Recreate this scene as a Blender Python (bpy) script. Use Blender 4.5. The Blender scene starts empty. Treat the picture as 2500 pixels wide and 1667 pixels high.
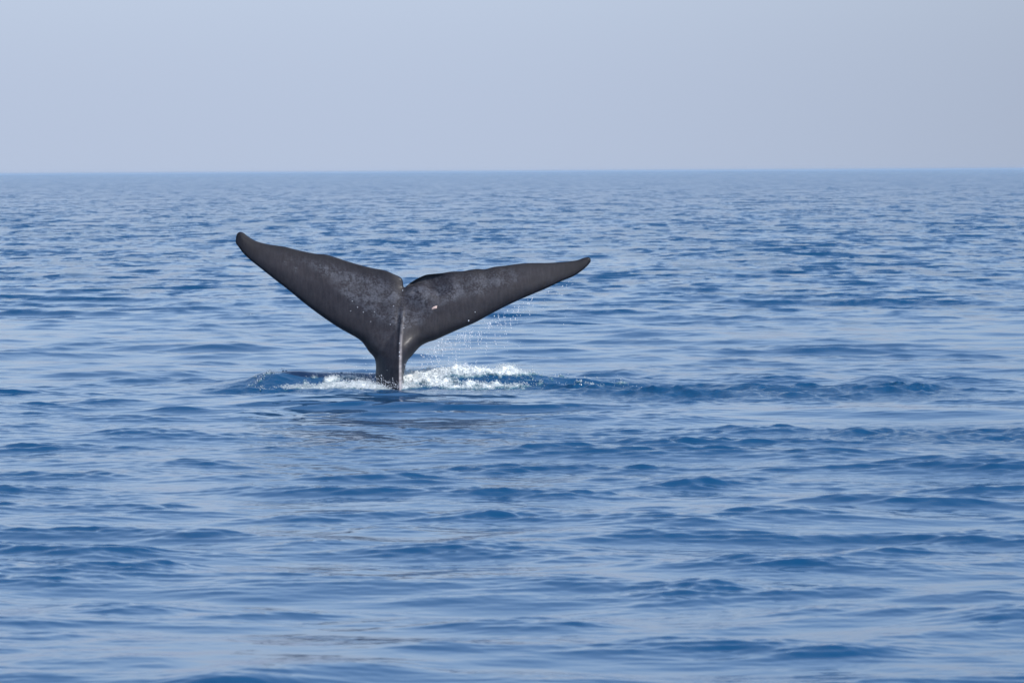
import bpy, math, random
import numpy as np
from mathutils import Vector, Matrix
from mathutils.geometry import delaunay_2d_cdt

rng = np.random.default_rng(7)
random.seed(7)
sc = bpy.context.scene
COL = sc.collection

# ------------------------------------------------------------------ camera
H = 4.25            # eye height above the sea, m
FPX = 10417.0       # focal length in pixels of the 2500 px wide photograph
PITCH = math.atan((833.5 - 417.5) / FPX)
ROLL = math.radians(0.30)
D = 84.0            # distance to the whale
cam_data = bpy.data.cameras.new('camera')
cam_data.lens = 150.0
cam_data.sensor_width = 36.0
cam_data.clip_start = 0.5
cam_data.clip_end = 60000
cam_data.dof.use_dof = True
cam_data.dof.focus_distance = D
cam_data.dof.aperture_fstop = 4.0
cam = bpy.data.objects.new('camera', cam_data)
COL.objects.link(cam)
ROT = Matrix.Rotation(math.pi / 2 - PITCH, 4, 'X') @ Matrix.Rotation(-ROLL, 4, 'Z')
cam.matrix_world = Matrix.Translation((0, 0, H)) @ ROT
sc.camera = cam
R3 = np.array(ROT.to_3x3())

def ray(px, py):
    """direction (per metre of depth along +y) of photograph pixels"""
    px = np.asarray(px, float); py = np.asarray(py, float)
    v = np.stack([(px - 1250) / FPX, -(py - 833.5) / FPX, -np.ones_like(px)], -1)
    w = v @ R3.T
    return w / w[..., 1:2]

# ------------------------------------------------------------------ light
SUN_EL = math.radians(50)
SUN_AZ = math.radians(117)      # measured from +y (view direction) clockwise to +x
world = bpy.data.worlds.new('World')
sc.world = world
world.use_nodes = True
nt = world.node_tree
nt.nodes.clear()
wo = nt.nodes.new('ShaderNodeOutputWorld')
bg = nt.nodes.new('ShaderNodeBackground')
sky = nt.nodes.new('ShaderNodeTexSky')
sky.sky_type = 'NISHITA'
sky.sun_disc = False
sky.sun_elevation = SUN_EL
sky.sun_rotation = SUN_AZ
sky.altitude = 0
sky.air_density = 1.0
sky.dust_density = 0.3
sky.ozone_density = 3.0
# thick sea air: towards the horizon the clear sky fades into one pale blue veil
geo = nt.nodes.new('ShaderNodeNewGeometry')
sep = nt.nodes.new('ShaderNodeSeparateXYZ')
nt.links.new(geo.outputs['Position'], sep.inputs[0])
ramp = nt.nodes.new('ShaderNodeValToRGB')
cr = ramp.color_ramp
cr.interpolation = 'B_SPLINE'
cr.elements[0].position = 0.0; cr.elements[0].color = (1, 1, 1, 1)
cr.elements[1].position = 0.62; cr.elements[1].color = (0.10, 0.10, 0.10, 1)
for _p, _v in ((0.05, 0.98), (0.12, 0.62), (0.24, 0.22)):
    e = cr.elements.new(_p); e.color = (_v, _v, _v, 1)
nt.links.new(sep.outputs['Z'], ramp.inputs[0])
mixs = nt.nodes.new('ShaderNodeMix'); mixs.data_type = 'RGBA'
VEIL = (2.27, 2.66, 3.46, 1)
nt.links.new(ramp.outputs[0], mixs.inputs['Factor'])
nt.links.new(sky.outputs[0], mixs.inputs[6])
# the veil is a little brighter towards the left, where the air is thinner
vn = nt.nodes.new('ShaderNodeMapRange')
vn.inputs['From Min'].default_value = -0.05; vn.inputs['From Max'].default_value = 0.40; vn.interpolation_type = 'SMOOTHSTEP'
vn.inputs['To Min'].default_value = 1.04; vn.inputs['To Max'].default_value = 0.55
nt.links.new(sep.outputs['X'], vn.inputs['Value'])
vm = nt.nodes.new('ShaderNodeVectorMath'); vm.operation = 'SCALE'
vm.inputs[0].default_value = VEIL[:3]
# added brightening above the horizon, to lighten the water's reflections
vz = nt.nodes.new('ShaderNodeMapRange')
vz.interpolation_type = 'SMOOTHSTEP'
vz.inputs['From Min'].default_value = 0.0; vz.inputs['From Max'].default_value = 0.16
vz.inputs['To Min'].default_value = 1.0; vz.inputs['To Max'].default_value = 1.20
nt.links.new(sep.outputs['Z'], vz.inputs['Value'])
vmul = nt.nodes.new('ShaderNodeMath'); vmul.operation = 'MULTIPLY'
nt.links.new(vn.outputs[0], vmul.inputs[0]); nt.links.new(vz.outputs[0], vmul.inputs[1])
nt.links.new(vmul.outputs[0], vm.inputs['Scale'])
nt.links.new(vm.outputs[0], mixs.inputs[7])
nt.links.new(mixs.outputs[2], bg.inputs['Color'])
bg.inputs['Strength'].default_value = 0.15
nt.links.new(bg.outputs[0], wo.inputs['Surface'])

sun_data = bpy.data.lights.new('sun', 'SUN')
sun_data.energy = 3.2
sun_data.angle = math.radians(0.5)
sun_data.color = (1.0, 0.96, 0.91)
sun = bpy.data.objects.new('sun', sun_data)
COL.objects.link(sun)
sdir = Vector((math.sin(SUN_AZ) * math.cos(SUN_EL), math.cos(SUN_AZ) * math.cos(SUN_EL), math.sin(SUN_EL)))
sun.rotation_euler = sdir.to_track_quat('Z', 'Y').to_euler()
sun.location = (30, 60, 60)

vs = sc.view_settings
vs.view_transform = 'Standard'
vs.look = 'None'
vs.exposure = 0.40
vs.gamma = 1.0
vs.use_curve_mapping = False
sc.cycles.max_bounces = 8
sc.cycles.volume_bounces = 0
sc.cycles.use_denoising = True

# ------------------------------------------------------------------ helpers
def smooth(a, b, x):
    t = np.clip((x - a) / (b - a), 0, 1)
    return t * t * (3 - 2 * t)

class Noise2:
    def __init__(self, seed, n=256):
        r = np.random.default_rng(seed)
        a = r.random((n, n)) * 2 * np.pi
        self.gx = np.cos(a); self.gy = np.sin(a); self.n = n
    def __call__(self, x, y):
        xi = np.floor(x).astype(np.int64); yi = np.floor(y).astype(np.int64)
        xf = x - xi; yf = y - yi
        u = xf**3 * (xf * (xf * 6 - 15) + 10); v = yf**3 * (yf * (yf * 6 - 15) + 10)
        n = self.n
        def g(ix, iy, dx, dy):
            i, j = (xi + ix) % n, (yi + iy) % n
            return self.gx[i, j] * dx + self.gy[i, j] * dy
        a = g(0, 0, xf, yf); b = g(1, 0, xf - 1, yf)
        c = g(0, 1, xf, yf - 1); d = g(1, 1, xf - 1, yf - 1)
        return (a + u * (b - a) + v * ((c + u * (d - c)) - (a + u * (b - a)))) * 1.5
    def fbm(self, x, y, o=4, gain=0.5):
        s = 0; a = 1; t = 0
        for k in range(o):
            s = s + a * self(x + 17.3 * k, y - 9.1 * k); t += a
            x = x * 2.03; y = y * 2.03; a *= gain
        return s / t
N1, N2, N3, N4 = Noise2(1), Noise2(2), Noise2(3), Noise2(4)

def mesh_obj(name, verts, faces, mat, parent=None, smooth_shade=True):
    """faces: (n,3) or (n,4) int array"""
    me = bpy.data.meshes.new(name)
    verts = np.ascontiguousarray(verts, np.float32)
    faces = np.ascontiguousarray(faces, np.int32)
    me.vertices.add(len(verts)); me.vertices.foreach_set('co', verts.ravel())
    k = faces.shape[1]
    me.loops.add(faces.size); me.loops.foreach_set('vertex_index', faces.ravel())
    me.polygons.add(len(faces))
    me.polygons.foreach_set('loop_start', np.arange(0, faces.size, k, dtype=np.int32))
    me.polygons.foreach_set('loop_total', np.full(len(faces), k, np.int32))
    me.update(calc_edges=True)
    if smooth_shade:
        me.polygons.foreach_set('use_smooth', np.ones(len(faces), bool))
    me.materials.append(mat)
    o = bpy.data.objects.new(name, me)
    COL.objects.link(o)
    if parent: o.parent = parent
    return o

def add_attr(o, name, vals):
    a = o.data.attributes.new(name, 'FLOAT', 'POINT')
    a.data.foreach_set('value', np.ascontiguousarray(vals, np.float32).ravel())

def tag(o, label=None, cat=None, kind=None, group=None):
    if label: o['label'] = label
    if cat: o['category'] = cat
    if kind: o['kind'] = kind
    if group: o['group'] = group

class NT:
    """tiny node-tree writer"""
    def __init__(self, name):
        self.m = bpy.data.materials.new(name); self.m.use_nodes = True
        self.t = self.m.node_tree; self.t.nodes.clear()
        self.out = self.t.nodes.new('ShaderNodeOutputMaterial')
    def n(self, typ, ins=None, **props):
        nd = self.t.nodes.new(typ)
        for k, v in props.items(): setattr(nd, k, v)
        for k, v in (ins or {}).items():
            if isinstance(v, bpy.types.NodeSocket): self.t.links.new(v, nd.inputs[k])
            else: nd.inputs[k].default_value = v
        return nd
    def math(self, op, a, b=0.0, c=0.0):
        return self.n('ShaderNodeMath', {0: a, 1: b, 2: c}, operation=op).outputs[0]
    def mix(self, f, a, b):
        return self.n('ShaderNodeMix', {'Factor': f, 6: a, 7: b}, data_type='RGBA').outputs[2]
    def rng(self, v, a, b, c=0.0, d=1.0):
        return self.n('ShaderNodeMapRange', {'Value': v, 'From Min': a, 'From Max': b, 'To Min': c, 'To Max': d}, interpolation_type='SMOOTHSTEP').outputs[0]
    def attr(self, name):
        return self.n('ShaderNodeAttribute', attribute_name=name).outputs['Fac']

# ------------------------------------------------------------------ the wave field
XW = -2.22          # the whale's x
def build_waves():
    out = []
    n = 180
    lam = np.exp(np.linspace(math.log(0.13), math.log(13.0), n) + rng.normal(0, 0.02, n))
    for l in lam:
        k = 2 * np.pi / l
        # rms slope per component by wavelength
        s = 0.0118
        # gentle swell carrying fine ripples, little in between
        s *= float(np.interp(math.log(l), np.log([0.13, 0.2, 0.38, 0.7, 1.1, 1.8, 2.6, 4.5, 7, 13]),
                             [1.7, 2.0, 1.7, 0.9, 0.75, 1.0, 1.2, 0.95, 0.6, 0.3]))
        spread = 0.42 if l > 2.5 else (0.55 if l > 0.6 else 0.40)
        th = rng.normal(math.radians(8), spread)
        if rng.random() < 0.12: th += rng.normal(0.0, 0.7)
        a = s / k * rng.uniform(0.6, 1.4)
        out.append((l, a, k * math.sin(th), k * math.cos(th), rng.uniform(0, 2 * np.pi)))
    return out
WAVES = build_waves()
PEAK = 0.80
CHOP = []
for _ in range(56):
    l = math.exp(rng.uniform(math.log(0.20), math.log(1.15)))
    k = 2 * np.pi / l; th = rng.normal(0.25, 0.75)
    CHOP.append((l, 0.058 / k * rng.uniform(.6, 1.4), k * math.sin(th), k * math.cos(th), rng.uniform(0, 6.28)))

def interp(xs, ys, x):
    return np.interp(x, xs, ys)

def masks(x, y):
    """calm and ruffled patches; the wake the whale has churned up"""
    rip = 0.62 + 0.75 * N1.fbm(x * 0.11, y * 0.035, 3)
    rip = np.clip(rip, 0.15, 1.35)
    rip *= 1 + 0.35 * np.exp(-((y - 58) / 11) ** 2)
    rip *= 1 - 0.35 * smooth(46, 36, y + 1.5 * N3(x * .2, y * .1))          # smoother close by
    X = x - XW; wob = 0.9 * N2.fbm(x * 0.3, y * 0.3, 2)
    yc1 = D - 3.2 + 0.10 * X + wob
    w1 = smooth(2.2, 5.0, X) * (1 - smooth(9.5, 11.5, X)) * np.exp(-((y - yc1) / 2.1) ** 2)
    yc2 = D - 15.6 + wob
    w2 = 0.75 * smooth(6.0, 8.5, X) * np.exp(-((y - yc2) / 2.3) ** 2)
    w3 = 0.65 * smooth(-4.5, -2.5, X) * (1 - smooth(4.5, 6, X)) * np.exp(-((y - (D - 0.6)) / 1.7) ** 2)
    brk = 0.45 + 0.9 * np.clip(0.5 + N4.fbm(x * .45, y * .28, 3), 0, 1)
    wake = np.clip((w1 + w2 + w3) * brk, 0, 1.3)
    # slick between the two wake bands
    slick = smooth(3.5, 6.5, X) * np.exp(-((y - (D - 10.6)) / 2.2) ** 2)
    rip *= 1 - 0.75 * slick
    # the water the tail has just smoothed, in front of it
    near = smooth(-7, -4, X) * (1 - smooth(2.5, 5, X)) * np.exp(-((y - (D - 8)) / 5.5) ** 2)
    rip *= 1 - 0.55 * near
    return rip, wake, slick, near

def mound(x, y):
    """the water heaped up round the tail stock"""
    X = x - XW; Y = y - D
    wob = 0.25 * N3(X * 0.9 + 3, 0 * X + 1.5)
    hm = interp([-4.6, -3.7, -3.1, -2.75, -2.3, -1.6, -0.8, 0.1, 1.3, 2.0, 2.7, 3.4, 4.2, 5.2, 6.2],
                [0, .05, .13, .27, .30, .28, .27, .20, .18, .19, .18, .13, .10, .06, 0], X)
    t = Y - (0.75 + wob)
    prof = np.where(t < 0, np.exp(-(t / 0.62) ** 2), np.exp(-(t / 1.5) ** 2))
    z = hm * prof
    z = z - 0.05 * np.exp(-((Y + 1.0) / 0.5) ** 2) * smooth(-3.5, -2, X) * (1 - smooth(4, 6, X))
    # long low swell in front of it
    z = z + 0.045 * np.exp(-((Y + 2.6 + 0.06 * X) / 1.15) ** 2) * smooth(-3, 0.5, X) * (1 - smooth(8, 13, X))
    # hump to the right, in the wake
    z = z + 0.13 * np.exp(-(((X - 6.6) + 0.25 * (Y + 1)) / 0.9) ** 2 - ((Y + 1.3 + 0.5 * (X - 6.6)) / 0.75) ** 2)
    z = z + 0.10 * np.exp(-((X - 9.6) / 0.7) ** 2 - ((Y - 0.6) / 0.8) ** 2)
    return z

def displace(x, y, cell):
    """x, y rest position (2-D arrays), cell the local mesh size; returns px,py,pz,lost slope"""
    rip, wake, slick, near = masks(x, y)
    wx = x + 0.35 * N2(x * 0.22, y * 0.13); wy = y + 0.5 * N3(x * 0.16, y * 0.11)
    dx = np.zeros_like(x); dy = np.zeros_like(x); dz = np.zeros_like(x); lost = np.zeros_like(x)
    group = np.clip(1.0 + 0.75 * N4.fbm(x * 0.06 + 5, y * 0.028, 2), 0.35, 1.7)
    calm = 1 - 0.45 * slick
    group = group * (1 + 0.20 * smooth(74, 48, y))
    def band(lo, hi, w):
        z = np.zeros_like(x); gx = np.zeros_like(x); gy = np.zeros_like(x); sg = 0; ls = np.zeros_like(x)
        for l, a, kx, ky, ph in WAVES:
            if not lo <= l < hi: continue
            k = math.hypot(kx, ky)
            f = np.clip((l / cell - 2.2) / 1.6, 0, 1)
            ls += (1 - f) * 0.5 * (a * k * w) ** 2
            sg += 0.5 * a * a
            rows = np.where((f > 0).any(1))[0]
            if not len(rows): continue
            q = slice(0, rows[-1] + 1)
            A = a * (f * w)[q]
            p = kx * wx[q] + ky * wy[q] + ph
            c = np.cos(p); s = np.sin(p)
            z[q] += A * c; gx[q] -= A * s * kx / k; gy[q] -= A * s * ky / k
        return z, gx, gy, math.sqrt(sg), ls
    ones = np.ones_like(x)
    z, gx, gy, sg, ls = band(4.5, 99, ones)
    dz += z; dx += 0.8 * gx; dy += 0.8 * gy; lost += ls
    # middle waves: peaked crests, wide flat troughs
    z, gx, gy, sg, ls = band(0.75, 4.5, np.maximum(group, 1.6 * near) * calm)
    pk = np.clip(z / sg, -3, 2.6)
    dz += sg * PEAK * (np.exp(pk * 0.28) - 1) / 0.28; dx += 0.7 * gx; dy += 0.7 * gy; lost += ls
    # ripples ride mainly on the crests
    ride = np.clip(0.18 + 0.66 * np.exp(0.65 * pk), 0, 2.2)
    z, gx, gy, sg, ls = band(0, 0.75, rip * ride)
    dz += z; dx += 0.7 * gx; dy += 0.7 * gy; lost += ls
    m = wake > 0.02
    if m.any():
        xm, ym, wm = x[m], y[m], wake[m]
        zz = np.zeros_like(xm); xx = np.zeros_like(xm); yy = np.zeros_like(xm)
        u = xm + 0.15 * N1(xm * 1.3, ym * 1.1); v = ym + 0.2 * N2(xm * 1.2, ym * .9)
        for l, a, kx, ky, ph in CHOP:
            k = math.hypot(kx, ky); p = kx * u + ky * v + ph
            s = np.sin(p); zz += a * np.cos(p); xx -= .9 * a * s * kx / k; yy -= .9 * a * s * ky / k
        dz[m] += zz * wm; dx[m] += xx * wm; dy[m] += yy * wm
    dz += mound(x, y)
    return x + dx, y + dy, dz, lost, rip, wake

# ------------------------------------------------------------------ water material
def water_material():
    t = NT('sea_water')
    geo = t.n('ShaderNodeNewGeometry').outputs['Position']
    rip = t.attr('ripple'); rough = t.attr('rough'); wk = t.attr('wake')
    mp = t.n('ShaderNodeMapping', {'Vector': geo, 'Scale': (3.2, 7.5, 1.0), 'Rotation': (0, 0, 0.08)}).outputs[0]
    n1 = t.n('ShaderNodeTexNoise', {'Vector': mp, 'Scale': 1.0, 'Detail': 2.5, 'Roughness': 0.5, 'Distortion': 0.35}).outputs[0]
    mp2 = t.n('ShaderNodeMapping', {'Vector': geo, 'Scale': (16, 22, 1.0)}).outputs[0]
    n2 = t.n('ShaderNodeTexNoise', {'Vector': mp2, 'Scale': 1.0, 'Detail': 3.0, 'Roughness': 0.6}).outputs[0]
    b1 = t.n('ShaderNodeBump', {'Strength': 1.0, 'Distance': t.math('MULTIPLY', rip, 0.007), 'Height': n1}).outputs[0]
    b2 = t.n('ShaderNodeBump', {'Strength': 1.0, 'Distance': t.math('MULTIPLY', wk, 0.034), 'Height': n2, 'Normal': b1}).outputs[0]
    # beyond the reach of the mesh the slopes of the small waves come from noise
    slope = t.attr('slope')
    def tilt(scale, amp, rot, normal):
        mv = t.n('ShaderNodeMapping', {'Vector': geo, 'Scale': scale, 'Rotation': (0, 0, rot)}).outputs[0]
        nz = t.n('ShaderNodeTexNoise', {'Vector': mv, 'Scale': 1.0, 'Detail': 3.5, 'Roughness': 0.62, 'Distortion': 0.3}).outputs[1]
        c = t.n('ShaderNodeVectorMath', {0: nz, 1: (0.5, 0.5, 0.5)}, operation='SUBTRACT').outputs[0]
        # leeward faces are steeper than windward ones
        xyz = t.n('ShaderNodeSeparateXYZ', {0: c}).outputs
        stp = t.math('MULTIPLY', t.math('MAXIMUM', t.math('SUBTRACT', t.math('MULTIPLY', xyz[1], -1.0), 0.0), 0.0), -1.5)
        yy = t.math('ADD', t.math('MULTIPLY', xyz[1], 0.6), stp)
        c = t.n('ShaderNodeCombineXYZ', {0: t.math('MULTIPLY', xyz[0], 0.45), 1: yy, 2: 0.0}).outputs[0]
        c = t.n('ShaderNodeVectorMath', {0: c, 'Scale': t.math('MULTIPLY', slope, amp)}, operation='SCALE').outputs[0]
        a = t.n('ShaderNodeVectorMath', {0: normal, 1: c}, operation='ADD').outputs[0]
        return t.n('ShaderNodeVectorMath', {0: a}, operation='NORMALIZE').outputs[0]
    b2 = tilt((1.0, 0.8, 1), 7.0, 0.1, b2)
    b2 = tilt((0.42, 0.085, 1), 5.8, -0.05, b2)
    p = t.n('ShaderNodeBsdfPrincipled', {'Base Color': (0.001, 0.053, 0.138, 1), 'Roughness': rough, 'IOR': 1.333, 'Normal': b2})
    t.t.links.new(p.outputs[0], t.out.inputs['Surface'])
    return t.m
WATER = water_material()

# ------------------------------------------------------------------ the sea sheet
def build_sea():
    r = [2.0]
    while r[-1] < 14000:
        d = r[-1]
        if d < 27: s = 0.5
        elif d < 84: s = 0.036 * (d / 34) ** 1.25
        elif d < 350: s = 0.11 * (d / 84) ** 1.5
        else: s = 0.94 * (d / 350) ** 1.85
        if 81.5 < d < 86.5: s = min(s, 0.045)
        elif 66 < d < 81.5: s = min(s, 0.065)
        r.append(d + s)
    r = np.array(r)
    core = np.linspace(-7.7, 7.7, 540)
    side = [7.7]
    st = 0.028
    while side[-1] < 180:
        st *= 1.16; side.append(side[-1] + min(st, 6.0))
    side = np.array(side[1:]); side = side[side < 179]
    ang = np.radians(np.concatenate([-side[::-1], core, side, [180.0 + 0 * 1]]))
    # the last column closes the circle onto the first
    ang = ang[:-1]
    Rr, A = np.meshgrid(r, ang, indexing='ij')
    x = Rr * np.sin(A); y = Rr * np.cos(A)
    dr = np.gradient(r)[:, None]
    da = np.gradient(ang)[None, :]
    # near the whale's line of sight along-range spacing is what limits the waves
    cell = np.maximum(dr * 0.75, Rr * da * 1.0)
    cell = np.maximum(cell, 0.03)
    px, py, pz, lost, rip, wake = displace(x, y, cell)
    nr, na = x.shape
    idx = np.arange(nr * na).reshape(nr, na)
    f = np.stack([idx[:-1, :-1], idx[:-1, 1:], idx[1:, 1:], idx[1:, :-1]], -1).reshape(-1, 4)
    g = np.stack([idx[:-1, -1], idx[:-1, 0], idx[1:, 0], idx[1:, -1]], -1)
    f = np.concatenate([f, g])[:, ::-1]
    v = np.stack([px, py, pz], -1).reshape(-1, 3)
    # inner disc under the camera
    c = len(v); v = np.concatenate([v, [[0, 0, 0]]])
    o = mesh_obj('sea', v, f, WATER)
    rough = np.clip(0.05 + 0.7 * np.sqrt(lost), 0.05, 0.2)
    add_attr(o, 'slope', np.append(np.sqrt(2 * lost) * smooth(90, 170, Rr), 0))
    add_attr(o, 'rough', np.append(rough, .1))
    add_attr(o, 'ripple', np.append(rip / (1 + (Rr / 260) ** 2), 1))
    add_attr(o, 'wake', np.append(wake, 0))
    tag(o, kind='structure')
    open('/tmp/cnt','w').write(f'{len(v)} {len(f)} {nr} {na}')
build_sea()

# ------------------------------------------------------------------ the whale's tail
def skin_material():
    t = NT('wet_whale_skin')
    tc = t.n('ShaderNodeTexCoord').outputs['Object']
    mot = t.attr('mottle'); dark = t.attr('dark')
    n1 = t.n('ShaderNodeTexNoise', {'Vector': tc, 'Scale': 6.5, 'Detail': 6.0, 'Roughness': 0.62, 'Distortion': 0.6}).outputs[0]
    n2 = t.n('ShaderNodeTexNoise', {'Vector': tc, 'Scale': 27.0, 'Detail': 5.0, 'Roughness': 0.7}).outputs[0]
    n3 = t.n('ShaderNodeTexNoise', {'Vector': tc, 'Scale': 90.0, 'Detail': 2.0}).outputs[0]
    stv = t.n('ShaderNodeMapping', {'Vector': tc, 'Scale': (26, 8, 3.5), 'Rotation': (0, 0.25, 0)}).outputs[0]
    n4 = t.n('ShaderNodeTexNoise', {'Vector': stv, 'Scale': 1.0, 'Detail': 4.0, 'Roughness': 0.6}).outputs[0]
    pat = t.math('ADD', t.math('MULTIPLY', t.rng(n1, .43, .60), 0.55), t.math('MULTIPLY', t.rng(n2, .44, .64), 0.65))
    f = t.math('MULTIPLY', pat, mot)
    base = t.mix(t.rng(n4, .35, .7), (0.017, 0.0150, 0.0195, 1), (0.031, 0.0265, 0.0315, 1))
    col = t.mix(f, base, (0.092, 0.095, 0.112, 1))
    spot = t.rng(n3, .70, .76)
    col = t.mix(t.math('MULTIPLY', spot, 0.12), col, (0.35, 0.33, 0.32, 1))
    col = t.mix(t.attr('keel_glint'), col, (0.50, 0.46, 0.46, 1))
    col = t.mix(dark, col, (0.007, 0.0066, 0.009, 1))
    hgt = t.math('ADD', t.math('MULTIPLY', n2, 0.6), t.math('MULTIPLY', n1, 0.8))
    b = t.n('ShaderNodeBump', {'Strength': 0.09, 'Distance': 0.010, 'Height': hgt}).outputs[0]
    rg = t.math('ADD', 0.36, t.math('MULTIPLY', n2, 0.30))
    p = t.n('ShaderNodeBsdfPrincipled', {'Base Color': col, 'Roughness': rg, 'IOR': 1.4, 'Specular IOR Level': 0.22, 'Normal': b,
                                        'Coat Weight': t.math('ADD', 0.05, t.math('MULTIPLY', t.rng(n1, .45, .6), 0.12)), 'Coat Roughness': 0.22, 'Coat IOR': 1.33})
    t.t.links.new(p.outputs[0], t.out.inputs['Surface'])
    return t.m

LEAD_L = [(575.7,583),(575.5,592.4),(581,601),(594.6,619),(612.5,636),(639,657),(673,684),(706,709.6),(739.7,737.5),(773,763),
          (806.7,786.6),(829,801),(851,813.4),(869,823.4),(882.6,833.5),(891.5,844.6),(900.4,858),(911,869.5),(916,880),(917.8,897),
          (917,912),(917.6,925),(916,950),(912,985),(905,1030),(896,1090)]
BOTTOM = [(910,1090),(940,1092),(975,1094),(1005,1090)]
LEAD_R = [(1014,1085),(1006,1030),(996,985),(988,950),(985,925),(986,912),(989,899.5),(991,889.3),(996,879),(1006,868),(1016,856),(1029,843.4),(1046,835),
          (1062,830),(1090,817.5),(1125,802),(1160.5,787),(1195.6,768),(1230.6,749.7),(1265.7,733),(1300.8,718),(1336,703),(1371,686.5),
          (1399,675),(1417.7,663),(1431.8,651.5),(1441,640.5)]
TRAIL_R = [(1442.3,635),(1440.5,630),(1436,627.8),(1424.7,630),(1406,636),(1371,639.8),(1336,642),(1300.8,642),(1277.4,643),(1254,645.6),
           (1230.6,649),(1207,651.5),(1184,657.3),(1167.5,656.6),(1148.8,658.5),(1130,662),(1104,663),(1078.6,666.7),(1055,669),
           (1038.9,671.3),(1020,679.5),(1003.8,688.9),(991,699.4)]
TRAIL_L = [(987,701),(984.6,698),(984,690),(982,682),(976,676),(958.5,668),(940.6,660.5),(911.6,655),(885,648.7),(851,639),(818,628),(795.5,621.5),
           (773,620),(751,616),(719.6,609),(695,602.5),(675,599.6),(657,597),(632.6,591.3),(617,584.6),(603.6,576),(594.6,569),(586,566.3),(579.5,570),(576.5,577)]

def resample(pts, step, closed=False):
    p = np.array(pts + ([pts[0]] if closed else []), float)
    # Catmull-Rom through the traced points
    P = np.concatenate([[2 * p[0] - p[1]], p, [2 * p[-1] - p[-2]]]) if not closed else np.concatenate([[p[-2]], p, [p[1]]])
    o = []
    for i in range(1, len(P) - 2):
        t = np.linspace(0, 1, 12, endpoint=False)[:, None]
        a, b, c, d = P[i - 1], P[i], P[i + 1], P[i + 2]
        o.append(.5 * (2 * b + (c - a) * t + (2 * a - 5 * b + 4 * c - d) * t**2 + (3 * b - a - 3 * c + d) * t**3))
    o = np.concatenate(o + [P[-2][None]])
    s = np.concatenate([[0], np.cumsum(np.hypot(*np.diff(o, axis=0).T))])
    n = max(int(s[-1] / step), 4)
    q = np.linspace(0, s[-1], n + 1)
    return np.stack([np.interp(q, s, o[:, 0]), np.interp(q, s, o[:, 1])], -1)

def seg_dist(P, poly):
    best = np.full(len(P), 1e9)
    for a, b in zip(poly[:-1], poly[1:]):
        d = b - a; L = d @ d
        t = np.clip(((P - a) @ d) / max(L, 1e-9), 0, 1)
        best = np.minimum(best, np.hypot(*(P - (a + t[:, None] * d)).T))
    return best

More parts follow.
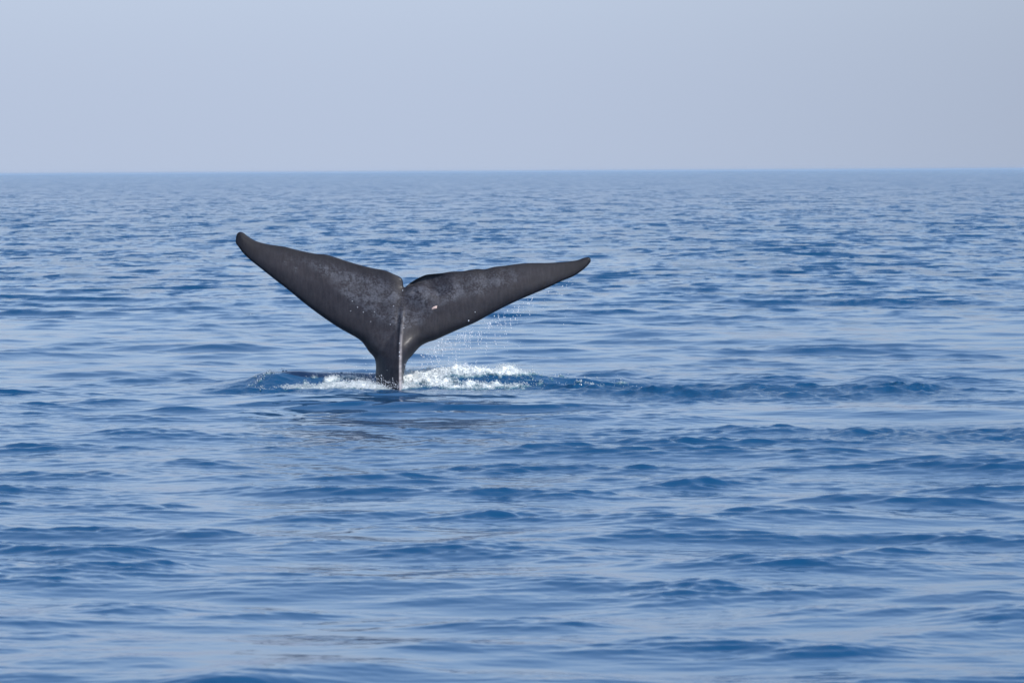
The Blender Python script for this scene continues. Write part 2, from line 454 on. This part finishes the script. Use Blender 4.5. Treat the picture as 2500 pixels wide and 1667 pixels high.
def build_whale():
    outline = resample(LEAD_L + BOTTOM + LEAD_R + TRAIL_R + TRAIL_L, 2.2, closed=True)[:-1]
    lead = [resample(LEAD_L, 4), resample(LEAD_R, 4)]
    trail = [resample(TRAIL_R, 4), resample(TRAIL_L, 4)]
    poly = np.vstack([outline, outline[:1]])
    # interior points
    gx, gy = np.meshgrid(np.arange(572, 1446, 2.6), np.arange(564, 1092, 2.6))
    gx = gx + (np.arange(gx.shape[0]) % 2)[:, None] * 1.3
    P = np.stack([gx.ravel(), gy.ravel()], -1)
    inside = np.zeros(len(P), bool)
    for a, b in zip(poly[:-1], poly[1:]):
        c = ((a[1] > P[:, 1]) != (b[1] > P[:, 1]))
        xi = (b[0] - a[0]) * (P[:, 1] - a[1]) / (b[1] - a[1] + 1e-12) + a[0]
        inside ^= c & (P[:, 0] < xi)
    P = P[inside]
    ed = seg_dist(P, poly)
    P = P[ed > 1.3]
    allp = np.vstack([outline, P])
    nb = len(outline)
    vv, ee, ff, ov, oe, of_ = delaunay_2d_cdt([Vector(p) for p in allp], [(i, (i + 1) % nb) for i in range(nb)], [], 1, 1e-6)
    V = np.array([tuple(v) for v in vv]); F = np.array([tuple(f) for f in ff if len(f) == 3])
    # orientation
    def area(f): return (V[f[:, 1], 0] - V[f[:, 0], 0]) * (V[f[:, 2], 1] - V[f[:, 0], 1]) - (V[f[:, 2], 0] - V[f[:, 0], 0]) * (V[f[:, 1], 1] - V[f[:, 0], 1])
    flip = area(F) < 0
    F[flip] = F[flip][:, ::-1]
    x, y = V[:, 0], V[:, 1]
    el = np.minimum(seg_dist(V, lead[0]), seg_dist(V, lead[1]))
    et = np.minimum(seg_dist(V, trail[0]), seg_dist(V, trail[1]))
    e = seg_dist(V, poly)
    bound = e < 1e-3
    span = np.where(x < 980, (980 - x) / 405, (x - 985) / 458)
    span = np.clip(span, 0, 1)
    taper = 1 - 0.72 * span ** 0.9
    # section: blunt leading edge, thin trailing edge
    RL = 72 * (1 - 0.55 * span)
    q = np.clip(el / RL, 0, 1)
    hl = 0.30 * taper * np.sqrt(np.clip(1 - (1 - q) ** 2, 0, 1))
    ht = 0.022 * np.sqrt(np.clip(et / 2.5, 0, 1)) + 0.17 * taper * smooth(-8, 105 * (1 - .5 * span), et) * np.clip(et / 12, 0, 1)
    k = 0.03
    h = -k * np.log(np.exp(-hl / k) + np.exp(-ht / k)) + k * math.log(2) * np.exp(-np.minimum(hl, ht) / k)
    h = np.clip(np.minimum(h, np.minimum(hl, ht)), 0, None)
    # stock: deep from front to back
    stock = smooth(760, 900, y)
    half = np.clip(e / 34, 0, 1)
    h = h * (1 - stock) + stock * 0.27 * np.sqrt(np.clip(1 - (1 - half) ** 2, 0, 1))
    front = h.copy(); back = h.copy()
    # keel running down to the water
    xr = np.interp(y, [700, 749, 791, 840, 889, 938, 1090], [983, 981, 977.8, 975.2, 974.4, 974.6, 976])
    A = np.interp(y, [690, 735, 770, 812, 845, 875, 900, 1090], [0, 0.0, .02, .055, .15, .31, .42, .5])
    wl = np.interp(y, [730, 770, 812, 845, 871, 950, 1090], [4, 8, 15, 36, 55, 60, 75])
    wr = np.interp(y, [730, 770, 812, 845, 880, 950, 1090], [20, 34, 44, 42, 30, 20, 34])
    dxl = (xr - x) / wl; dxr = (x - xr - 4.0) / wr
    tl = np.clip(1 - np.maximum(dxl, 0), 0, 1) ** 1.15
    tr = np.clip(1 - np.maximum(dxr, 0), 0, 1) ** 1.05
    tent = np.where(x < xr, tl, np.where(x < xr + 4, 1.0, tr))
    edge = np.sqrt(np.clip(e / 7.0, 0, 1))
    front = front + A * tent * edge
    front = front - 0.022 * np.exp(-((x - xr + 6.5) / 4.0) ** 2) * smooth(748, 790, y) * (1 - smooth(850, 885, y))
    # narrow raised lip of the keel itself
    front = front + 0.010 * smooth(-1.5, 0.5, x - xr) * smooth(8, 4, x - xr) * smooth(742, 775, y)
    # shoulder of the tail stock below the notch, the right lobe turning away behind it
    line = np.interp(x, [985, 1020, 1039, 1050, 1070, 1095], [701, 699, 701, 710, 722, 716])
    rec = smooth(3, -6, y - line) * smooth(984, 992, x) * (1 - smooth(1045, 1110, x))
    should = np.exp(-((x - 1018) / 34) ** 2 - ((y - 722) / 22) ** 2) * 0.06
    should2 = np.exp(-((x - 960) / 26) ** 2 - ((y - 735) / 34) ** 2) * 0.04
    dent = np.exp(-((x - 1012) / 7) ** 2 - ((y - 713 - ((x - 1012) / 7) ** 2 * 3) / 2.5) ** 2) * 0.035
    front = front + (should + should2 - dent) * edge
    # broad unevenness of the skin
    front = front + 0.006 * N1.fbm(x * .02, y * .02, 2) * edge * (1 - span)
    # mid surface: leans away at the top, tips curl
    z0 = (946 - y) * D / FPX
    yc = D + 0.36 * np.clip(z0 - 0.3, -0.2, None) + 0.0
    yc = yc + np.where(x < 980, -0.35 * span ** 1.5, 0.55 * span ** 1.3)
    yc = yc + 0.13 * rec * edge - 0.12 * smooth(55, 0, et) * (1 - span) * smooth(992, 950, x) * 0.4
    def place(dep):
        rr = ray(x, y)
        return np.stack([rr[:, 0] * dep, dep, H + rr[:, 2] * dep], -1)
    hf = np.where(bound, 0, front); hb = np.where(bound, 0, back)
    VF = place(yc - hf)
    mid = place(yc)
    VB = mid + np.stack([0 * x, hb, 0 * x], -1)
    nV = len(V)
    remap = np.arange(nV) + nV
    bi = np.where(bound)[0]
    remap[bi] = bi
    verts = np.vstack([VF, VB])
    # px y axis points down, so counter-clockwise in px = clockwise seen by camera
    FF = F[:, ::-1] if True else F
    FB = remap[F]
    faces = np.vstack([FF, FB])
    used = np.unique(faces); new = -np.ones(len(verts), int); new[used] = np.arange(len(used))
    base = np.array([XW, D, 0.0])
    o = mesh_obj('whale', verts[used] - base, new[faces], skin_material())
    o.location = base
    # pigment: mottled pale bloom on the inner blades, plain darker skin towards tips; form shade along the leading edge painted in
    xx = np.concatenate([x, x]); yy = np.concatenate([y, y]); spn = np.concatenate([span, span])
    ETT = np.concatenate([et, et]); ELL = np.concatenate([el, el])
    lineL = np.interp(xx, [600, 690, 740, 800, 850, 900, 960, 984], [600, 625, 640, 680, 735, 770, 800, 810])
    ml = smooth(14, -14, yy - lineL + 10 * N3(xx * .03, yy * .03)) * smooth(9, 30, ETT) * (xx < 985) * smooth(640, 760, xx)
    lineR = np.interp(xx, [985, 1030, 1060, 1120, 1200, 1270, 1330], [810, 790, 755, 725, 705, 690, 650])
    mr = smooth(12, -10, yy - lineR + 8 * N3(xx * .03, yy * .03)) * smooth(3, 14, ETT) * (xx >= 985) * (1 - smooth(1210, 1290, xx))
    mot = np.clip(ml + mr, 0, 1) * (1 - 0.55 * np.exp(-((xx - 1060) / 34) ** 2 - ((yy - 690) / 14) ** 2)) + 0.35 * np.exp(-((xx - 925) / 30) ** 2 - ((yy - 835) / 30) ** 2)
    mot = mot * (0.75 + 0.9 * np.clip(N2.fbm(xx * .022, yy * .03, 3), -.6, .6)) + 0.10
    for cx, cy, r in ((697, 640, 5), (723, 655, 5), (718, 664, 3)):
        mot = mot + 0.9 * np.exp(-((xx - cx) / r) ** 2 - ((yy - cy) / (r * 1.3)) ** 2)
    dark = 0.55 * smooth(24, 2, ETT) * (1 - smooth(900, 985, yy)) * (ETT < 40)
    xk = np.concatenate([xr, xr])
    keel_glint = smooth(-1.0, 0.8, xx - xk) * smooth(8.0, 4.0, xx - xk) * smooth(765, 885, yy) * (0.75 + 0.5 * N3(xx * .01, yy * .12))  # wet highlight on the keel crest, painted into the skin colour
    dark = np.maximum(dark, 0.8 * smooth(0.72, 0.97, spn)); dark = np.maximum(dark, 0.55 * smooth(62, 4, ELL / (1.15 - 0.6 * spn)) * (1 - smooth(850, 930, yy)))
    add_attr(o, 'keel_glint', np.clip(keel_glint, 0, 1)[used])
    add_attr(o, 'mottle', np.clip(mot, 0, 1.2)[used]); add_attr(o, 'dark', np.clip(dark, 0, 1)[used])
    tag(o, 'dark grey whale tail with both flukes raised above the churned blue water', 'whale')
    print('whale', len(verts), len(faces))
    # raw pinkish scar on the right blade, a raised patch lying on the skin
    r = np.random.default_rng(3)
    ring = []
    for k in range(14):
        a = 2 * math.pi * k / 14; q = r.uniform(.75, 1.2)
        ring.append((1061 + 8.5 * q * math.cos(a), 751 + 4.2 * q * math.sin(a) - 3.2 * math.cos(a)))
    pts = np.array([(1061, 751)] + ring + [(1061 + (p[0] - 1061) * .55, 751 + (p[1] - 751) * .55) for p in ring])
    dep = np.array([(yc - hf)[np.argmin(np.hypot(x - p[0], y - p[1]))] for p in pts])
    lift = np.array([0.012] + [-0.004] * 14 + [0.010] * 14)
    rr = ray(pts[:, 0], pts[:, 1]); dd = dep - lift
    sv = np.stack([rr[:, 0] * dd, dd, H + rr[:, 2] * dd], -1) - base
    sf = []
    for k in range(14):
        n_ = (k + 1) % 14
        sf += [(0, 15 + k, 15 + n_), (15 + k, 1 + k, 1 + n_), (15 + k, 1 + n_, 15 + n_)]
    t = NT('raw_scar')
    nz = t.n('ShaderNodeTexNoise', {'Scale': 40.0}).outputs[0]
    p = t.n('ShaderNodeBsdfPrincipled', {'Base Color': t.mix(t.rng(nz, .4, .6), (0.62, 0.36, 0.28, 1), (0.50, 0.45, 0.42, 1)), 'Roughness': 0.4})
    t.t.links.new(p.outputs[0], t.out.inputs['Surface'])
    sc_ = mesh_obj('scar', sv, np.array(sf), t.m, parent=o)
    sc_['label'] = 'small pinkish scar on the right fluke'
    return o
whale = build_whale()

# ------------------------------------------------------------------ foam
def foam_material():
    t = NT('sea_foam')
    tc = t.n('ShaderNodeNewGeometry').outputs['Position']
    th = t.attr('thick')
    n = t.n('ShaderNodeTexNoise', {'Vector': tc, 'Scale': 22.0, 'Detail': 4.0, 'Roughness': 0.65}).outputs[0]
    f = t.math('ADD', th, t.math('MULTIPLY', t.math('SUBTRACT', n, 0.5), 0.9))
    col = t.mix(t.rng(f, 0.30, 0.98), (0.05, 0.14, 0.19, 1), (0.76, 0.79, 0.78, 1))
    b = t.n('ShaderNodeBump', {'Strength': 0.5, 'Distance': 0.02, 'Height': n}).outputs[0]
    p = t.n('ShaderNodeBsdfPrincipled', {'Base Color': col, 'Roughness': 0.55, 'IOR': 1.2, 'Normal': b})
    t.t.links.new(p.outputs[0], t.out.inputs['Surface'])
    return t.m
def drop_material():
    t = NT('water_drops')
    p = t.n('ShaderNodeBsdfPrincipled', {'Base Color': (0.88, 0.90, 0.93, 1), 'Roughness': 0.15, 'IOR': 1.33})
    t.t.links.new(p.outputs[0], t.out.inputs['Surface'])
    return t.m
FOAM = foam_material(); DROP = drop_material()

def gauss(X, Y, cx, cy, sx, sy, rot=0.0):
    c, s_ = math.cos(rot), math.sin(rot)
    u = (X - cx) * c + (Y - cy) * s_; v = -(X - cx) * s_ + (Y - cy) * c
    return np.exp(-(u / sx) ** 2 - (v / sy) ** 2)

def mask_right(X, Y):
    m = 1.25 * gauss(X, Y, 1.05, 0.62, 1.05, 0.42) + 0.75 * gauss(X, Y, 0.35, 0.35, 0.5, 0.45) + 0.8 * gauss(X, Y, 2.05, 0.60, 0.55, 0.30)
    m += 0.8 * gauss(X, Y, 1.5, -0.45, 0.75, 0.28, 0.12) + 0.55 * gauss(X, Y, 0.75, -0.05, 0.35, 0.3) + 0.45 * gauss(X, Y, 2.4, -0.25, 0.5, 0.12, .3)
    m -= 0.9 * gauss(X, Y, 1.75, 0.12, 0.42, 0.22) + 0.8 * gauss(X, Y, 0.85, -0.28, .3, .16) + 0.8 * gauss(X, Y, 0.42, 0.05, .16, .14)
    m += 0.55 * gauss(X, Y, 3.65, -0.05, 0.28, 0.12) + 0.35 * gauss(X, Y, 4.0, -0.2, 0.4, 0.10)
    return m
def mask_left(X, Y):
    m = 0.85 * gauss(X, Y, -0.70, -0.35, 0.85, 0.34) + 0.8 * gauss(X, Y, -1.25, -0.05, 0.35, 0.20) + 0.55 * gauss(X, Y, 0.0, -0.45, 0.45, 0.20)
    m += 0.55 * gauss(X, Y, -1.0, 0.35, 0.30, 0.10) + 0.45 * gauss(X, Y, -2.1, -0.42, 0.35, 0.16) + 0.40 * gauss(X, Y, -1.6, -0.5, 0.5, 0.10, .1)
    m += 1.5 * gauss(X, Y, -1.40, 0.28, 0.13, 0.10)
    m += 0.62 * gauss(X, Y, -2.58, 0.78, 0.16, 0.12) + 0.45 * gauss(X, Y, -1.7, 0.45, 0.1, 0.06)
    return m

def foam_sheet(name, maskf, x0, x1, y0, y1, seed, amp):
    st = 0.016
    Xg, Yg = np.meshgrid(np.arange(x0, x1, st), np.arange(y0, y1, st), indexing='ij')
    NA, NB = Noise2(seed), Noise2(seed + 1)
    wX = Xg + 0.10 * NA.fbm(Xg * 3, Yg * 3, 3); wY = Yg + 0.10 * NB.fbm(Xg * 3, Yg * 3, 3)
    m = maskf(wX, wY)
    lace = 1 - np.abs(NA.fbm(Xg * 3.2, Yg * 3.2, 4)) * 2.4
    f = m + 0.85 * NB.fbm(Xg * 2.4, Yg * 3.6, 5, 0.62) + 0.22 * lace - 0.12
    px, py, pz, *_ = displace(Xg + XW, Yg + D, np.full_like(Xg, 0.045))
    thick = smooth(0.30, 1.0, f)
    low = NA.fbm(Xg * 2.6, Yg * 3.4, 2); mid = NB.fbm(Xg * 7, Yg * 8, 3, .5); fine = NA.fbm(Xg * 24, Yg * 24, 2, .6)
    z = pz + 0.008 + thick * (0.015 + amp * np.clip(0.35 + 1.5 * low, -0.2, 1.6) + amp * 0.75 * mid + 0.012 * fine)
    z = z + thick * 0.09 * np.exp(-((Xg - 1.25) / 0.55) ** 2) * np.exp(-((Yg - 0.6) / 0.3) ** 2) * (0.6 + 1.2 * mid)
    z = np.where(f < 0.36, pz - 0.02, z)
    n0, n1 = Xg.shape
    idx = np.arange(n0 * n1).reshape(n0, n1)
    q = np.stack([idx[:-1, :-1], idx[1:, :-1], idx[1:, 1:], idx[:-1, 1:]], -1).reshape(-1, 4)
    keep = (f.ravel()[q] > 0.33).any(1)
    q = q[keep]
    v = np.stack([px, py, z], -1).reshape(-1, 3)
    used = np.unique(q); new = -np.ones(len(v), int); new[used] = np.arange(len(used))
    return v, f.ravel(), thick.ravel(), used, new[q]

ICO = None
def ico():
    global ICO
    if ICO is None:
        import bmesh
        b = bmesh.new(); bmesh.ops.create_icosphere(b, subdivisions=1, radius=1)
        ICO = (np.array([v.co[:] for v in b.verts]), np.array([[v.index for v in f.verts] for f in b.faces])); b.free()
    return ICO
def ball_mesh(P, r, stretch=None):
    V, F = ico()
    n = len(P)
    S = np.ones((n, 3)) if stretch is None else stretch
    v = P[:, None, :] + V[None] * r[:, None, None] * S[:, None, :]
    f = F[None] + (np.arange(n) * len(V))[:, None, None]
    return v.reshape(-1, 3), f.reshape(-1, 3)

def quads_to_tris(q): return np.concatenate([q[:, [0, 1, 2]], q[:, [0, 2, 3]]])

def build_foam(name, maskf, box, seed, amp, nball, label, collar=False):
    v, f, th, used, q = foam_sheet(name, maskf, *box, seed, amp)
    r = np.random.default_rng(seed)
    fu = f[used]; pv = v[used]
    w = np.clip(fu - 0.2, 0, 0.35); w = w / w.sum()
    pick = r.choice(len(used), nball, p=w)
    P = pv[pick] + r.normal(0, 0.018, (nball, 3))
    P[:, 2] += np.abs(r.normal(0, 0.022, nball)) + 0.004
    R = np.exp(r.normal(math.log(0.0048), 0.45, nball)); R = np.clip(R, .002, .014)
    bv, bf = ball_mesh(P, R)
    vv = np.concatenate([pv, bv]); ff = np.concatenate([quads_to_tris(q), bf + len(pv)])
    o = mesh_obj(name, vv, ff, FOAM)
    add_attr(o, 'thick', np.concatenate([fu, np.full(len(bv), 0.85)]))
    tag(o, label, 'foam', 'stuff')
    return o
build_foam('foam', mask_right, (-0.4, 4.6, -1.2, 1.6), 21, 0.075, 9000, 'broad bank of white foam churned up right of the whale tail')
build_foam('foam', mask_left, (-3.2, 0.7, -1.1, 1.2), 41, 0.04, 8000, 'thin white froth at the foot of the tail and left of it')

# ------------------------------------------------------------------ spray
def pix(px, py, dep):
    rr = ray(px, py); return np.stack([rr[..., 0] * dep, dep + 0 * rr[..., 0], H + rr[..., 2] * dep], -1)

def build_spray():
    r = np.random.default_rng(5)
    P = []; R = []; S = []
    # strings of drops falling from the leading edge of the right blade
    ex = np.array([1000, 1062, 1125, 1195, 1265, 1336, 1399]); ey = np.array([880, 830, 802, 768, 733, 703, 675])
    for k in range(135):
        u = r.beta(1.1, 2.1)
        x0 = 1025 + u * 370
        y0 = np.interp(x0, ex, ey) + 6 + r.exponential(22 * (1 - .4 * u))
        dep = D + r.uniform(-0.5, 0.6)
        n = r.integers(2, 9) if u < .65 else r.integers(1, 5)
        yy = y0 + np.cumsum(r.exponential(4.0, n)); xx = x0 + np.cumsum(r.normal(0, 1.1, n))
        for a, b in zip(xx, yy):
            if b < 898: P.append(pix(a, b, dep)); R.append(r.uniform(.0035, .0095) * (1.3 if r.random() < .15 else 1)); S.append((1, 1, r.uniform(1, 1.9)))
    for k in range(110):
        a = r.uniform(985, 1400); b = np.interp(a, ex, ey) + r.exponential(60) + 8
        if b < 925: P.append(pix(a, b, D + r.uniform(-.8, .8))); R.append(r.uniform(.004, .009)); S.append((1, 1, 1.2))
    # drops in front of the blades and left of the stock
    for a, b, q in ((860,735,8),(873,750,9),(856,759,7),(887,762,9),(914,761,7),(961,747,9),(905,785,7),(953,792,8),(986,800,9),(1144,783,15),(1160,762,9),
                    (612,767,6),(983,709,9),(898,873,7),(888,874,8),(870,895,7),(893,888,8),(802,897,6),(843,883,5),(850,873,5),(975,838,10),(975,860,12),(975,869,11)):
        P.append(pix(a, b, D - 0.75)); R.append(q * .00095); S.append((1, 1, 1.15))
    # froth thrown up round the stock
    for k in range(420):
        a = r.normal(915, 48); 
        b = 946 - abs(r.normal(0, 15)) * np.exp(-((a - 900) / 90) ** 2) + r.normal(0, 4)
        P.append(pix(a, b, D - 0.78 + r.uniform(-.15, .1))); R.append(r.uniform(.003, .009)); S.append((1, 1, 1.1))
    # low spray over the foam bank and the little jet on it
    for k in range(420):
        a = r.uniform(995, 1300); b = np.interp(a, [995, 1060, 1135, 1200, 1300], [925, 905, 900, 908, 920]) - abs(r.normal(0, 6)) + r.uniform(0, 30)
        P.append(pix(a, b, D + .4 + r.uniform(-.3, .4))); R.append(r.uniform(.003, .009)); S.append((1, 1, 1))
    for k in range(300):
        t = r.random() ** 1.2
        a = 1137 + r.normal(0, 1 + 13 * (1 - t)) - 4 * (1 - t) * r.random() * 3; b = 912 - 27 * t
        P.append(pix(a, b, D + .55 + r.uniform(-.08, .08))); R.append(r.uniform(.006, .017) * (1.25 - t)); S.append((1, 1, 1.5))
    for k in range(60):
        a = 1120 + r.normal(0, 10); b = 904 - abs(r.normal(0, 7))
        P.append(pix(a, b, D + .5)); R.append(r.uniform(.004, .01)); S.append((1, 1, 1.2))
    # specks of froth along the wake to the right
    for k in range(200):
        a = r.uniform(1300, 1690); b = np.interp(a, [1300, 1400, 1520, 1690], [934, 945, 950, 952]) + r.normal(0, 4)
        P.append(pix(a, b, D - .1)); R.append(r.uniform(.003, .008)); S.append((1, 1, 1))
    P = np.array(P).reshape(-1, 3); v, f = ball_mesh(P, np.array(R), np.array(S))
    o = mesh_obj('water_spray', v, f, DROP)
    tag(o, 'spray of small water drops falling under the right fluke and round the stock', 'spray', 'stuff')
build_spray()

# ------------------------------------------------------------------ sea haze
def build_haze():
    L = 15000; z0, z1 = -2.5, 4.75
    v = [(sx * L, sy * L, z) for z in (z0, z1) for sx, sy in ((-1, -1), (1, -1), (1, 1), (-1, 1))]
    f = [(3, 2, 1, 0), (4, 5, 6, 7), (0, 1, 5, 4), (1, 2, 6, 5), (2, 3, 7, 6), (3, 0, 4, 7)]
    t = NT('haze')
    p = t.n('ShaderNodeVolumePrincipled', {'Color': (0.58, 0.78, 1.0, 1), 'Density': 0.00012, 'Anisotropy': 0.0})
    t.t.links.new(p.outputs[0], t.out.inputs['Volume'])
    o = mesh_obj('haze', np.array(v), np.array(f), t.m, smooth_shade=False)
    tag(o, kind='stuff')
build_haze()
